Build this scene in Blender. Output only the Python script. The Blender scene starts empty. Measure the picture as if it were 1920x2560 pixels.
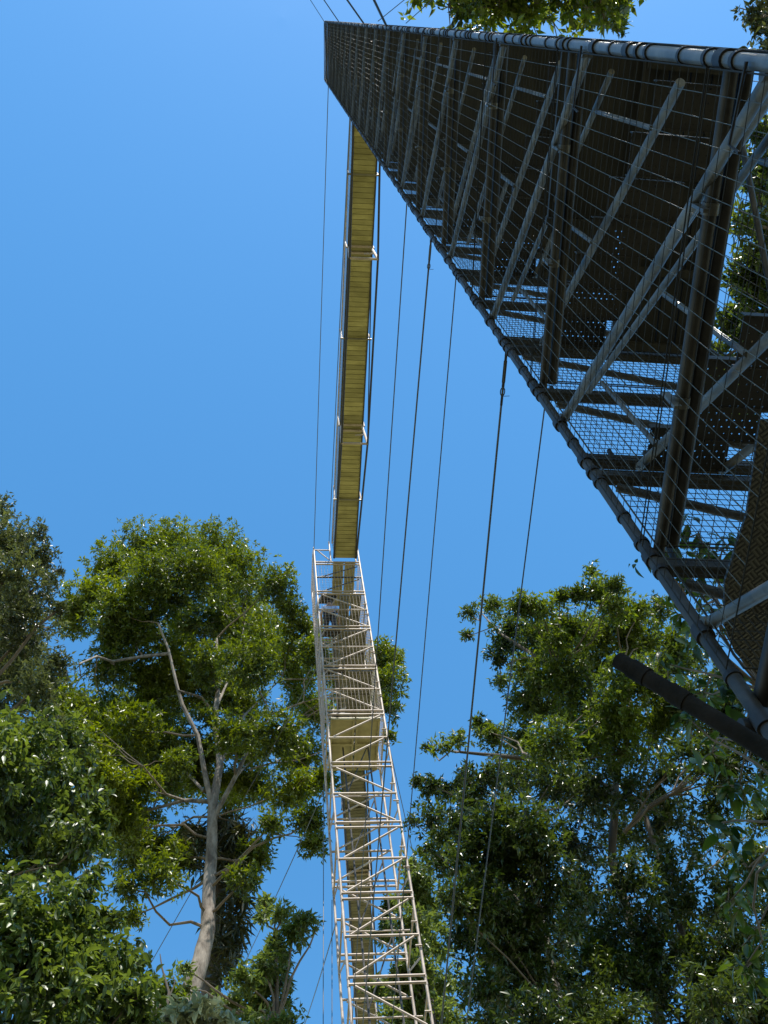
import bpy, math, random
import numpy as np
from mathutils import Matrix, Vector

random.seed(7)
rng = np.random.default_rng(11)
sc = bpy.context.scene
COL = sc.collection
V = lambda *a: np.array(a, float)

# ------------------------------------------------------------------ camera
F = 2600.0                       # focal length in units of a 1920 x 2560 frame
def _cam(x, y):
    d = V((x - 960) / F, -(y - 1280) / F, -1.0)
    return d / np.linalg.norm(d)
_z = _cam(706, 44)               # zenith
_y = _cam(600, 6700)             # horizontal run of the walkway
_y = _y - _z * (_y @ _z); _y /= np.linalg.norm(_y)
_x = np.cross(_y, _z)
RM = np.array([_x, _y, _z])      # camera -> world (eye at the origin)
def ray(x, y): return RM @ _cam(x, y)
def at_h(x, y, h):               # point at horizontal distance h along a sight line
    d = ray(x, y); return d * (h / math.hypot(d[0], d[1]))
def at_d(x, y, d): return ray(x, y) * d
def at_x(x, y, X):
    d = ray(x, y); return d * (X / d[0])
def at_y(x, y, Y):
    d = ray(x, y); return d * (Y / d[1])
GROUND = -1.65

cam = bpy.data.cameras.new('camera')
cam.sensor_fit = 'VERTICAL'; cam.sensor_height = 36.0; cam.sensor_width = 27.0
cam.lens = 36.0 * F / 2560.0
cam.clip_start = 0.05; cam.clip_end = 3000
co = bpy.data.objects.new('camera', cam); COL.objects.link(co)
co.matrix_world = Matrix([list(RM[i]) + [0] for i in range(3)] + [[0, 0, 0, 1]])
sc.camera = co

# ------------------------------------------------------------------ materials
def mat(name, base, rough=0.5, metal=0.0, noise=None, noise_scale=8.0, stretch=None, bump=0.0, spec=0.5, rough_var=0.0):
    m = bpy.data.materials.new(name); m.use_nodes = True
    nt = m.node_tree; p = nt.nodes['Principled BSDF']
    p.inputs['Base Color'].default_value = (*base, 1)
    p.inputs['Roughness'].default_value = rough
    p.inputs['Metallic'].default_value = metal
    p.inputs['Specular IOR Level'].default_value = spec
    if noise is not None:
        tc = nt.nodes.new('ShaderNodeTexCoord')
        mp = nt.nodes.new('ShaderNodeMapping')
        if stretch: mp.inputs['Scale'].default_value = stretch
        nz = nt.nodes.new('ShaderNodeTexNoise'); nz.inputs['Scale'].default_value = noise_scale
        nz.inputs['Detail'].default_value = 6; nz.inputs['Roughness'].default_value = 0.65
        cr = nt.nodes.new('ShaderNodeValToRGB')
        cr.color_ramp.elements[0].position = 0.35; cr.color_ramp.elements[1].position = 0.68
        cr.color_ramp.elements[0].color = (*noise, 1); cr.color_ramp.elements[1].color = (*base, 1)
        nt.links.new(tc.outputs['Object'], mp.inputs['Vector'])
        nt.links.new(mp.outputs['Vector'], nz.inputs['Vector'])
        nt.links.new(nz.outputs['Fac'], cr.inputs['Fac'])
        nt.links.new(cr.outputs['Color'], p.inputs['Base Color'])
        if rough_var:
            mr = nt.nodes.new('ShaderNodeMapRange')
            mr.inputs['To Min'].default_value = rough - rough_var; mr.inputs['To Max'].default_value = rough + rough_var
            nt.links.new(nz.outputs['Fac'], mr.inputs['Value']); nt.links.new(mr.outputs['Result'], p.inputs['Roughness'])
        if bump:
            b = nt.nodes.new('ShaderNodeBump'); b.inputs['Strength'].default_value = bump; b.inputs['Distance'].default_value = 0.02
            nt.links.new(nz.outputs['Fac'], b.inputs['Height']); nt.links.new(b.outputs['Normal'], p.inputs['Normal'])
    return m

M = {}
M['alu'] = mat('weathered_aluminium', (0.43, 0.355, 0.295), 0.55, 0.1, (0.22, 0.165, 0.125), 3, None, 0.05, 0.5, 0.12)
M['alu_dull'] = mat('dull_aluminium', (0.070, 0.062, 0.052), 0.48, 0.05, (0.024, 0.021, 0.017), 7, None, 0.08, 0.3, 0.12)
M['steel'] = mat('grimy_coupler_steel', (0.035, 0.03, 0.026), 0.55, 0.3, (0.02, 0.015, 0.012), 30)
M['wire'] = mat('galvanised_wire', (0.10, 0.105, 0.09), 0.6, 0.0, (0.05, 0.05, 0.042), 5, spec=0.3)
M['wire_dark'] = mat('tarnished_wire', (0.03, 0.028, 0.022), 0.7, 0.0, (0.018, 0.016, 0.012), 5, spec=0.2)
M['cable'] = mat('steel_cable', (0.09, 0.09, 0.09), 0.45, 0.5)
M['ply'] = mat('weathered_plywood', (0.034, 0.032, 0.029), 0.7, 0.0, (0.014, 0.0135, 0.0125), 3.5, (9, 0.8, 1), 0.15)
def board_mat(name, c1, c2):
    m = mat(name, c1, 0.55, 0.0, c2, 1.3, (1.2, 3.0, 1), 0.05)
    nt = m.node_tree; p = nt.nodes['Principled BSDF']; cr = nt.nodes['Color Ramp']
    g = nt.nodes.new('ShaderNodeNewGeometry'); mr = nt.nodes.new('ShaderNodeMapRange')
    mr.inputs['To Min'].default_value = 0.72; mr.inputs['To Max'].default_value = 1.12
    nt.links.new(g.outputs['Random Per Island'], mr.inputs['Value'])
    hs = nt.nodes.new('ShaderNodeHueSaturation')
    nt.links.new(cr.outputs[0], hs.inputs['Color']); nt.links.new(mr.outputs[0], hs.inputs['Value']); nt.links.new(hs.outputs[0], p.inputs['Base Color'])
    return m
M['boards'] = board_mat('walkway_boards', (0.42, 0.375, 0.165), (0.25, 0.22, 0.085))
M['slats'] = board_mat('grey_slats', (0.19, 0.175, 0.13), (0.10, 0.09, 0.065))
M['sheet'] = mat('platform_sheet', (0.36, 0.31, 0.17), 0.5, 0.0, (0.22, 0.19, 0.10), 3.0)
M['bark'] = mat('pale_bark', (0.27, 0.23, 0.19), 0.9, 0.0, (0.065, 0.05, 0.037), 2.2, (2.2, 2.2, 1.0), 0.8)
M['bark_dark'] = mat('dark_bark', (0.07, 0.055, 0.04), 0.9, 0.0, (0.07, 0.055, 0.04), 3.0, (3, 3, 0.7), 0.5)
M['twig'] = mat('twig_bark', (0.17, 0.13, 0.095), 0.85, 0.0, (0.07, 0.055, 0.04), 4)
M['pole'] = mat('blackened_timber', (0.024, 0.019, 0.015), 0.9, 0.0, (0.009, 0.008, 0.006), 9, (1, 1, 1), 0.6, 0.08)
def ground_mat():
    """leaf litter, shade painted in around the viewpoint, paler scrub beyond for bounce light"""
    m = mat('forest_floor', (0.045, 0.038, 0.024), 0.95, 0.0, (0.02, 0.024, 0.01), 0.6)
    nt = m.node_tree; p = nt.nodes['Principled BSDF']; cr = nt.nodes['Color Ramp']
    tc = nt.nodes.new('ShaderNodeTexCoord'); ln = nt.nodes.new('ShaderNodeVectorMath'); ln.operation = 'LENGTH'
    nz = nt.nodes.new('ShaderNodeTexNoise'); nz.inputs['Scale'].default_value = 0.12; nz.inputs['Detail'].default_value = 5
    ad = nt.nodes.new('ShaderNodeMath'); ad.operation = 'MULTIPLY_ADD'; ad.inputs[1].default_value = 14.0
    nt.links.new(tc.outputs['Object'], ln.inputs[0]); nt.links.new(tc.outputs['Object'], nz.inputs['Vector'])
    nt.links.new(nz.outputs['Fac'], ad.inputs[0]); nt.links.new(ln.outputs['Value'], ad.inputs[2])
    mr = nt.nodes.new('ShaderNodeMapRange'); mr.inputs['From Min'].default_value = 18; mr.inputs['From Max'].default_value = 24
    nt.links.new(ad.outputs[0], mr.inputs['Value'])
    mx = nt.nodes.new('ShaderNodeMix'); mx.data_type = 'RGBA'
    nt.links.new(mr.outputs[0], mx.inputs[0]); nt.links.new(cr.outputs[0], mx.inputs[6]); mx.inputs[7].default_value = (0.19, 0.175, 0.07, 1)
    nt.links.new(mx.outputs[2], p.inputs['Base Color'])
    return m
M['ground'] = ground_mat()
M['skin'] = mat('skin', (0.35, 0.20, 0.13), 0.5)
M['cloth_dark'] = mat('dark_cloth', (0.02, 0.02, 0.03), 0.9)
M['cloth_blue'] = mat('pale_blue_cloth', (0.35, 0.45, 0.72), 0.9)
M['hair'] = mat('black_hair', (0.012, 0.01, 0.01), 0.5)

M['brace'] = mat('brace_aluminium', (0.17, 0.163, 0.145), 0.40, 0.15, (0.06, 0.055, 0.045), 7, None, 0.05, 0.5, 0.1)
def tread_mat():
    m = bpy.data.materials.new('perforated_tread'); m.use_nodes = True
    nt = m.node_tree; p = nt.nodes['Principled BSDF']; out = nt.nodes['Material Output']
    p.inputs['Base Color'].default_value = (0.06, 0.055, 0.05, 1); p.inputs['Roughness'].default_value = 0.5
    p.inputs['Metallic'].default_value = 0.5
    tc = nt.nodes.new('ShaderNodeTexCoord'); sep = nt.nodes.new('ShaderNodeSeparateXYZ')
    nt.links.new(tc.outputs['Object'], sep.inputs[0])
    def mth(op, a, b=None, c=None):
        n = nt.nodes.new('ShaderNodeMath'); n.operation = op
        for i, v in enumerate((a, b, c)):
            if v is None: continue
            if isinstance(v, (int, float)): n.inputs[i].default_value = v
            else: nt.links.new(v, n.inputs[i])
        return n.outputs[0]
    row = mth('FLOOR', mth('DIVIDE', sep.outputs['Y'], 0.030))
    xo = mth('ADD', mth('DIVIDE', sep.outputs['X'], 0.034), mth('MULTIPLY', row, 0.5))
    fx = mth('MULTIPLY', mth('SUBTRACT', mth('FRACT', xo), 0.5), 0.034)
    fy = mth('MULTIPLY', mth('SUBTRACT', mth('FRACT', mth('DIVIDE', sep.outputs['Y'], 0.030)), 0.5), 0.030)
    r = mth('SQRT', mth('ADD', mth('MULTIPLY', fx, fx), mth('MULTIPLY', fy, fy)))
    hole = mth('LESS_THAN', r, 0.0042)
    tr = nt.nodes.new('ShaderNodeBsdfTransparent'); mx = nt.nodes.new('ShaderNodeMixShader')
    nt.links.new(hole, mx.inputs[0]); nt.links.new(p.outputs[0], mx.inputs[1]); nt.links.new(tr.outputs[0], mx.inputs[2])
    nt.links.new(mx.outputs[0], out.inputs['Surface'])
    return m
M['tread'] = tread_mat()

def checker_mat():
    m = bpy.data.materials.new('five_bar_chequer_plate'); m.use_nodes = True
    nt = m.node_tree; p = nt.nodes['Principled BSDF']
    p.inputs['Base Color'].default_value = (0.06, 0.056, 0.05, 1); p.inputs['Roughness'].default_value = 0.4
    p.inputs['Metallic'].default_value = 0.4
    tc = nt.nodes.new('ShaderNodeTexCoord'); mp = nt.nodes.new('ShaderNodeMapping')
    mp.inputs['Rotation'].default_value = (0, 0, 0.785)
    nt.links.new(tc.outputs['Object'], mp.inputs[0])
    ck = nt.nodes.new('ShaderNodeTexChecker'); ck.inputs['Scale'].default_value = 1 / 0.032
    nt.links.new(mp.outputs[0], ck.inputs['Vector'])
    wa = []
    for ax in ('X', 'Y'):
        w = nt.nodes.new('ShaderNodeTexWave'); w.bands_direction = ax; w.inputs['Scale'].default_value = 19.6
        w.inputs['Distortion'].default_value = 0.6; nt.links.new(mp.outputs[0], w.inputs['Vector']); wa.append(w)
    mx = nt.nodes.new('ShaderNodeMix'); mx.data_type = 'FLOAT'
    nt.links.new(ck.outputs['Fac'], mx.inputs[0])
    nt.links.new(wa[0].outputs['Fac'], mx.inputs[2]); nt.links.new(wa[1].outputs['Fac'], mx.inputs[3])
    cr = nt.nodes.new('ShaderNodeValToRGB'); cr.color_ramp.elements[0].position = 0.45; cr.color_ramp.elements[1].position = 0.75
    cr.color_ramp.elements[0].color = (0.024, 0.024, 0.024, 1); cr.color_ramp.elements[1].color = (0.080, 0.080, 0.078, 1)
    nt.links.new(mx.outputs[0], cr.inputs['Fac']); nt.links.new(cr.outputs[0], p.inputs['Base Color'])
    b = nt.nodes.new('ShaderNodeBump'); b.inputs['Strength'].default_value = 1.0; b.inputs['Distance'].default_value = 0.006
    nt.links.new(mx.outputs[0], b.inputs['Height']); nt.links.new(b.outputs[0], p.inputs['Normal'])
    return m
M['checker'] = checker_mat()

def leaf_mat(name, dark, light, trans=0.35, rough=0.38, hue_patch=0.4):
    m = bpy.data.materials.new(name); m.use_nodes = True
    nt = m.node_tree; p = nt.nodes['Principled BSDF']; out = nt.nodes['Material Output']
    geo = nt.nodes.new('ShaderNodeNewGeometry')
    tc = nt.nodes.new('ShaderNodeTexCoord')
    nz = nt.nodes.new('ShaderNodeTexNoise'); nz.inputs['Scale'].default_value = hue_patch; nz.inputs['Detail'].default_value = 2
    nt.links.new(tc.outputs['Object'], nz.inputs['Vector'])
    ad = nt.nodes.new('ShaderNodeMath'); ad.operation = 'MULTIPLY_ADD'
    nt.links.new(geo.outputs['Random Per Island'], ad.inputs[0]); ad.inputs[1].default_value = 0.6
    sb = nt.nodes.new('ShaderNodeMath'); sb.operation = 'MULTIPLY_ADD'; sb.inputs[1].default_value = 1.6; sb.inputs[2].default_value = -0.6
    nt.links.new(nz.outputs['Fac'], sb.inputs[0]); nt.links.new(sb.outputs[0], ad.inputs[2])
    cr = nt.nodes.new('ShaderNodeValToRGB')
    cr.color_ramp.elements[0].color = (*dark, 1); cr.color_ramp.elements[1].color = (*light, 1)
    cr.color_ramp.elements[0].position = 0.1; cr.color_ramp.elements[1].position = 0.9
    nt.links.new(ad.outputs[0], cr.inputs['Fac'])
    nt.links.new(cr.outputs['Color'], p.inputs['Base Color'])
    p.inputs['Roughness'].default_value = rough
    p.inputs['Specular IOR Level'].default_value = 0.5
    t = nt.nodes.new('ShaderNodeBsdfTranslucent')
    hs = nt.nodes.new('ShaderNodeHueSaturation'); hs.inputs['Value'].default_value = 1.7; hs.inputs['Saturation'].default_value = 1.1
    hs.inputs['Hue'].default_value = 0.485
    nt.links.new(cr.outputs['Color'], hs.inputs['Color']); nt.links.new(hs.outputs[0], t.inputs['Color'])
    mx = nt.nodes.new('ShaderNodeMixShader'); mx.inputs[0].default_value = trans
    nt.links.new(p.outputs[0], mx.inputs[1]); nt.links.new(t.outputs[0], mx.inputs[2])
    nt.links.new(mx.outputs[0], out.inputs['Surface'])
    return m
M['leaf_big'] = leaf_mat('olive_leaf', (0.022, 0.040, 0.006), (0.112, 0.15, 0.013), 0.4, 0.42, 0.3)
M['leaf_right'] = leaf_mat('glossy_green_leaf', (0.014, 0.030, 0.008), (0.105, 0.15, 0.016), 0.38, 0.42, 0.7)
M['leaf_left'] = leaf_mat('grey_green_leaf', (0.020, 0.028, 0.010), (0.085, 0.105, 0.030), 0.3, 0.4, 0.6)
M['leaf_bush'] = leaf_mat('fresh_green_leaf', (0.012, 0.026, 0.006), (0.09, 0.13, 0.022), 0.36, 0.42, 0.9)
M['leaf_near'] = leaf_mat('broad_leaf', (0.012, 0.028, 0.007), (0.06, 0.10, 0.014), 0.42, 0.33, 1.5)
M['leaf_shade'] = leaf_mat('shade_darkened_leaf', (0.007, 0.016, 0.004), (0.060, 0.092, 0.014), 0.3, 0.33, 0.6)  # leaf colour darkened to stand in for shade over the lower right trees
M['leaf_pale'] = leaf_mat('pale_broad_leaf', (0.16, 0.18, 0.08), (0.40, 0.40, 0.22), 0.3, 0.35, 1.0)
M['leaf_top'] = leaf_mat('overhead_leaf', (0.025, 0.035, 0.010), (0.105, 0.145, 0.016), 0.45, 0.4, 0.35)
M['leaf_far'] = leaf_mat('light_green_leaf', (0.040, 0.065, 0.014), (0.11, 0.15, 0.03), 0.4, 0.4, 0.4)
M['fern'] = leaf_mat('dark_fern_frond', (0.010, 0.018, 0.005), (0.05, 0.05, 0.012), 0.25, 0.5, 0.8)

# ------------------------------------------------------------------ object helpers
def tag(o, label=None, cat=None, group=None, kind=None):
    if label: o['label'] = label
    if cat: o['category'] = cat
    if group: o['group'] = group
    if kind: o['kind'] = kind
    return o
def thing(name, label, cat, loc=(0, 0, 0), group=None):
    o = bpy.data.objects.new(name, None); COL.objects.link(o)
    o.location = tuple(loc); o.empty_display_size = 0.3
    return tag(o, label, cat, group)
def link_mesh(name, me, material, parent=None, smooth=False):
    o = bpy.data.objects.new(name, me); COL.objects.link(o)
    if material: me.materials.append(material)
    if parent is not None: o.parent = parent
    if smooth: me.polygons.foreach_set('use_smooth', [True] * len(me.polygons))
    return o

class MB:
    """collects tubes, boxes and plates, and links them as one mesh"""
    def __init__(s): s.v = []; s.f = []; s.n = 0
    def add(s, verts, faces):
        b = s.n; s.v.extend(map(tuple, verts)); s.n += len(verts)
        s.f.extend([tuple(b + i for i in f) for f in faces])
    def tube(s, p, q, r, n=10, r2=None, cap=True):
        p = np.asarray(p, float); q = np.asarray(q, float); d = q - p
        L = np.linalg.norm(d)
        if L < 1e-9: return s
        d = d / L
        a = np.cross(d, V(0, 0, 1) if abs(d[2]) < 0.9 else V(1, 0, 0)); a /= np.linalg.norm(a); b = np.cross(d, a)
        r2 = r if r2 is None else r2
        t = np.arange(n) * 2 * math.pi / n
        ring = np.cos(t)[:, None] * a + np.sin(t)[:, None] * b
        vs = np.vstack([p + ring * r, q + ring * r2])
        fs = [(i, (i + 1) % n, n + (i + 1) % n, n + i) for i in range(n)]
        if cap: fs += [tuple(range(n - 1, -1, -1)), tuple(range(n, 2 * n))]
        s.add(vs, fs); return s
    def path(s, pts, rs, n=10):
        pts = [np.asarray(p, float) for p in pts]; m = len(pts)
        if np.isscalar(rs): rs = [rs] * m
        ref = V(0.3, 0.2, 1.0); vs = []
        for i, p in enumerate(pts):
            d = pts[min(i + 1, m - 1)] - pts[max(i - 1, 0)]; d /= np.linalg.norm(d) + 1e-12
            a = np.cross(d, ref)
            if np.linalg.norm(a) < 0.15: a = np.cross(d, V(1, 0, 0))
            a /= np.linalg.norm(a); b = np.cross(d, a)
            t = np.arange(n) * 2 * math.pi / n
            vs.append(p + (np.cos(t)[:, None] * a + np.sin(t)[:, None] * b) * rs[i])
        fs = [(j * n + i, j * n + (i + 1) % n, (j + 1) * n + (i + 1) % n, (j + 1) * n + i) for j in range(m - 1) for i in range(n)]
        fs += [tuple(range(n - 1, -1, -1)), tuple((m - 1) * n + i for i in range(n))]
        s.add(np.vstack(vs), fs); return s
    def prism(s, poly, h):
        """poly: list of 3d points (counter-clockwise from above), extruded by vector h"""
        n = len(poly); P = [np.asarray(p, float) for p in poly]; h = np.asarray(h, float)
        s.add(P + [p + h for p in P], [tuple(range(n - 1, -1, -1)), tuple(range(n, 2 * n))] +
              [(i, (i + 1) % n, n + (i + 1) % n, n + i) for i in range(n)]); return s
    def bar(s, p, q, w, h, up=(0, 0, 1)):
        p = np.asarray(p, float); q = np.asarray(q, float); d = (q - p) / np.linalg.norm(q - p)
        up = np.asarray(up, float)
        a = np.cross(d, up); a /= np.linalg.norm(a); b = np.cross(a, d)
        A = a * w / 2; B = b * h / 2
        s.add([p - A - B, p + A - B, p + A + B, p - A + B, q - A - B, q + A - B, q + A + B, q - A + B],
              [(0, 1, 2, 3), (7, 6, 5, 4), (0, 4, 5, 1), (1, 5, 6, 2), (2, 6, 7, 3), (3, 7, 4, 0)]); return s
    def build(s, name, material, parent=None, off=(0, 0, 0), smooth=True):
        me = bpy.data.meshes.new(name)
        vv = np.array(s.v) - np.asarray(off, float)
        me.from_pydata(vv.tolist(), [], s.f); me.update()
        o = link_mesh(name, me, material, parent)
        if smooth:
            me.polygons.foreach_set('use_smooth', [len(f) == 4 for f in s.f])
            try: me.set_sharp_from_angle(angle=math.radians(40))
            except Exception: pass
        return o

TUBE = 0.0245

# ------------------------------------------------------------------ ground
def ground():
    n = 60; ext = np.concatenate([-np.geomspace(600, 3, 24), np.linspace(-2, 2, 5), np.geomspace(3, 600, 24)])
    X, Y = np.meshgrid(ext, ext)
    Z = GROUND + 0.25 * np.sin(X * 0.31 + 1) * np.cos(Y * 0.23) * np.clip(np.hypot(X, Y) / 10, 0, 1)
    N = len(ext)
    vs = np.stack([X.ravel(), Y.ravel(), Z.ravel()], 1)
    fs = [(j * N + i, j * N + i + 1, (j + 1) * N + i + 1, (j + 1) * N + i) for j in range(N - 1) for i in range(N - 1)]
    mb = MB(); mb.add(vs, fs); o = mb.build('ground', M['ground'])
    o['kind'] = 'structure'
ground()

# ------------------------------------------------------------------ near tower
P1 = V(1.44, 1.789, 0); P2 = V(1.371, 0.036, 0)
UL = np.linalg.norm(P1 - P2); UD = (P1 - P2) / UL; VD = V(0.9996, 0.026, 0)
VW = 1.40
def A(u, v, z): return P2 + UD * u + VD * v + V(0, 0, z)
A_TOP = 37.8
OA = A(0, 0, GROUND)
tA = thing('scaffold_tower', 'tall dark scaffold tower with stairs and wire mesh, looming overhead on the right', 'tower', OA)
LV = list(range(0, 17))          # lifts
def J(k): return 4.28 + 2.0 * k
def part(mb, name, m, parent=tA, off=None): return mb.build(name, m, parent, OA if off is None else off)
# posts and their collars
for u, v in ((UL, 0), (0, 0), (UL, VW), (0, VW)):
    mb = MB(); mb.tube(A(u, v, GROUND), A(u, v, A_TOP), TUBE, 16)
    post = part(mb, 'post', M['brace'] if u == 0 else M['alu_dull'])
    if v == 0:
        cb = MB()
        for k in range(-2, 17):
            for dz, rr, hh in ((-0.14, 0.031, 0.012), (-0.03, 0.033, 0.014), (0.11, 0.033, 0.03), (0.34, 0.030, 0.010), (-0.97, 0.031, 0.012), (-0.86, 0.033, 0.03), (-0.74, 0.031, 0.012), (0.60, 0.034, 0.03), (-0.50, 0.030, 0.010)):
                z = J(k) + dz
                cb.tube(A(u, v, z - hh), A(u, v, z + hh), rr, 14)
        c = part(cb, 'collars', M['steel'], post); c['kind'] = 'stuff'
tread_rest = MB()
rr = random.Random(3)
for k in range(-1, 17):
    j = J(k)
    # near face ledger and diagonal
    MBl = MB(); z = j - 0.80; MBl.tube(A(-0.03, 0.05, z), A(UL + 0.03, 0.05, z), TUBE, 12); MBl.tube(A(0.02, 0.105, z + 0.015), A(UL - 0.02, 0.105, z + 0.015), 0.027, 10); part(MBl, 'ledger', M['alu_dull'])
    b = MB(); b.tube(A(UL - 0.03, 0.028, j + 0.62), A(0.03, 0.028, j - 1.15), 0.0225, 12)
    for uu, zz in ((UL - 0.03, j + 0.62), (0.03, j - 1.15)):
        b.tube(A(uu, -0.0, zz), A(uu, 0.05, zz), 0.022, 8)
    part(b, 'diagonal_brace', M['brace'])
    # clamps that sit on the ledger
    for uu in (0.42 + 0.1 * rr.random(), 1.05 + 0.15 * rr.random()):
        cl = MB(); cl.bar(A(uu, 0.012, z - 0.07), A(uu, 0.02, z + 0.09), 0.028, 0.012, UD); cl.tube(A(uu - 0.02, 0.05, z), A(uu + 0.02, 0.05, z), 0.031, 10); part(cl, 'clamp', M['brace'])
    # far face: mid rail, twin join rails, diagonals
    for name, zz in (('rail', j - 0.93), ('rail', j - 0.075), ('rail', j + 0.115)):
        mbx = MB(); mbx.bar(A(UL, 0.0, zz), A(UL, VW, zz), 0.05, 0.065); part(mbx, name, M['alu_dull'])
    for za, zb in ((j + 1.0, j + 0.16), (j - 0.12, j - 0.88)):
        mbx = MB(); mbx.tube(A(UL + 0.02, 0.08, za - 0.02), A(UL + 0.02, VW - 0.05, zb + 0.05), 0.021, 10); part(mbx, 'rail_brace', M['alu_dull'])
    # right and rear faces
    mbx = MB(); mbx.tube(A(0, VW - 0.05, z), A(UL, VW - 0.05, z), TUBE, 10); part(mbx, 'ledger', M['alu_dull'])
    mbx = MB(); mbx.tube(A(UL - 0.05, VW - 0.03, j - 1.15), A(0.05, VW - 0.03, j + 0.5), 0.019, 10); part(mbx, 'diagonal_brace', M['alu_dull'])
    for zz in (j - 0.93, j + 0.02):
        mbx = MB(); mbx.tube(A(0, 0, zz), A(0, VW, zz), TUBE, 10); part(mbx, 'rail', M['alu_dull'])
    # deck: boards laid along the tower
    if k >= 1:
        dk = MB(); v0, v1 = 0.67, 1.17; nb = 4; w = (v1 - v0) / nb
        for i in range(nb):
            a0 = v0 + i * w + 0.004; a1 = v0 + (i + 1) * w - 0.004
            dk.prism([A(-0.02, a0, j - 0.11), A(-0.02, a1, j - 0.11), A(UL - 0.06, a1, j - 0.11), A(UL - 0.06, a0, j - 0.11)], (0, 0, 0.035))
        for uu in (0.06, 0.62, 1.2, UL - 0.09):
            dk.bar(A(uu, v0 - 0.02, j - 0.14), A(uu, v1 + 0.02, j - 0.14), 0.045, 0.05)
        for vv in (v0 - 0.015, v1 + 0.015):
            dk.bar(A(0.02, vv, j - 0.115), A(UL - 0.03, vv, j - 0.115), 0.03, 0.07)
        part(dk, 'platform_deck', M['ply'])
        # landing by the rear face
        ld = MB(); ld.prism([A(-0.02, 0.17, j - 0.10), A(-0.02, 0.65, j - 0.10), A(0.95, 0.65, j - 0.10), A(0.95, 0.17, j - 0.10)], (0, 0, 0.03)); ld.bar(A(0.95, 0.15, j - 0.12), A(0.95, 0.66, j - 0.12), 0.04, 0.06)
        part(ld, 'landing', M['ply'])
    # stairs
    if k >= 0:
        s0, s1 = 0.24, 0.62
        st = MB()
        for vv in (s0 - 0.01, s1 + 0.01):
            st.tube(A(UL - 0.02, vv, j + 0.02), A(0.10, vv, j - 1.86), 0.021, 10)
        st.tube(A(UL - 0.10, s0 - 0.03, j + 0.86), A(0.10, s0 - 0.03, j - 0.95), 0.016, 10)
        for t in (0.12, 0.5, 0.88):
            uu = UL - 0.02 - t * (UL - 0.12); zz = j + 0.02 - t * 1.88
            st.tube(A(uu, s0 - 0.03, zz), A(uu, s0 - 0.03, zz + 0.86), 0.012, 8)
        flight = part(st, 'stair_stringers', M['brace'])
        for i in range(8):
            uu = UL - 0.14 - 0.235 * i; zz = j - 0.03 - 0.25 * i
            if uu < 0.05: break
            tb = MB() if k < 9 else tread_rest
            tb.prism([A(uu - 0.095, s0, zz), A(uu - 0.095, s1, zz), A(uu + 0.095, s1, zz), A(uu + 0.095, s0, zz)], (0, 0, 0.004))
            tb.bar(A(uu - 0.095, s0, zz + 0.012), A(uu - 0.095, s1, zz + 0.012), 0.006, 0.045)
            tb.bar(A(uu + 0.098, s0, zz + 0.012), A(uu + 0.098, s1, zz + 0.012), 0.006, 0.045)
            if k < 9: part(tb, 'tread', M['tread'], flight)
t = part(tread_rest, 'treads', M['tread']); t['kind'] = 'stuff'
# wire mesh panels, one per lift and face
mrnd = np.random.default_rng(8)
def mesh_panel(z0, z1, face, su, sz, r, m, name='mesh_panel'):
    mb = MB()
    if face == 'near': P = lambda a, z: A(a, -0.028, z); L = UL
    elif face == 'far': P = lambda a, z: A(UL - 0.035, a, z); L = VW
    elif face == 'right': P = lambda a, z: A(a, VW + 0.03, z); L = UL
    else: P = lambda a, z: A(-0.03, a, z); L = VW
    n = max(2, int(round((L - 0.06) / su)))
    if face == 'near':
        P0 = P; q1, q2, q3 = mrnd.uniform(0, 6, 3)
        def P(a, z): 
            e = math.sin(math.pi * min(1, max(0, (a - 0.03) / (L - 0.06)))) * math.sin(math.pi * (z - z0) / (z1 - z0))
            return P0(a + 0.006 * e * math.sin(z * 2.1 + q1), z + 0.008 * e * math.sin(a * 3 + q2)) - VD * 0.012 * e * math.sin(a * 2 + z + q3)
    for i in range(n + 1):
        a = 0.03 + (L - 0.06) * i / n
        if face == 'near': mb.path([P(a, z0 + (z1 - z0) * q / 5) for q in range(6)], r, 4)
        else: mb.tube(P(a, z0), P(a, z1), r, 4, cap=False)
    nw = len(mb.f)
    n = max(2, int(round((z1 - z0) / sz)))
    for i in range(n + 1):
        z = z0 + (z1 - z0) * i / n
        if face == 'near': mb.path([P(0.03 + (L - 0.06) * q / 5, z) for q in range(6)], r, 4)
        else: mb.tube(P(0.03, z), P(L - 0.03, z), r, 4, cap=False)
    for a, c in (((0.03, z0), (L - 0.03, z0)), ((0.03, z1), (L - 0.03, z1)), ((0.03, z0), (0.03, z1)), ((L - 0.03, z0), (L - 0.03, z1))):
        mb.tube(P(*a), P(*c), r * 2.0, 6)
    o = part(mb, name, m)
    if face == 'near':
        o.data.materials.append(M['wire_dark']); n0 = nw
        o.data.polygons.foreach_set('material_index', [0 if i < n0 else 1 for i in range(len(o.data.polygons))])
    return o
for k in range(-1, 17):
    z1 = J(k) + 1.18; z0 = z1 - 1.97
    if k == -1: z0 = 2.62
    mesh_panel(z0, z1, 'near', 0.075, 0.08, 0.0014, M['wire'])
    mesh_panel(z0, z1, 'far', 0.036, 0.055, 0.0019 if k < 6 else 0.0025, M['wire_dark'])
    mesh_panel(z0, z1, 'right', 0.075, 0.15, 0.0025, M['wire_dark'])
    mesh_panel(z0, z1, 'rear', 0.075, 0.075, 0.0022, M['wire_dark'])
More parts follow.
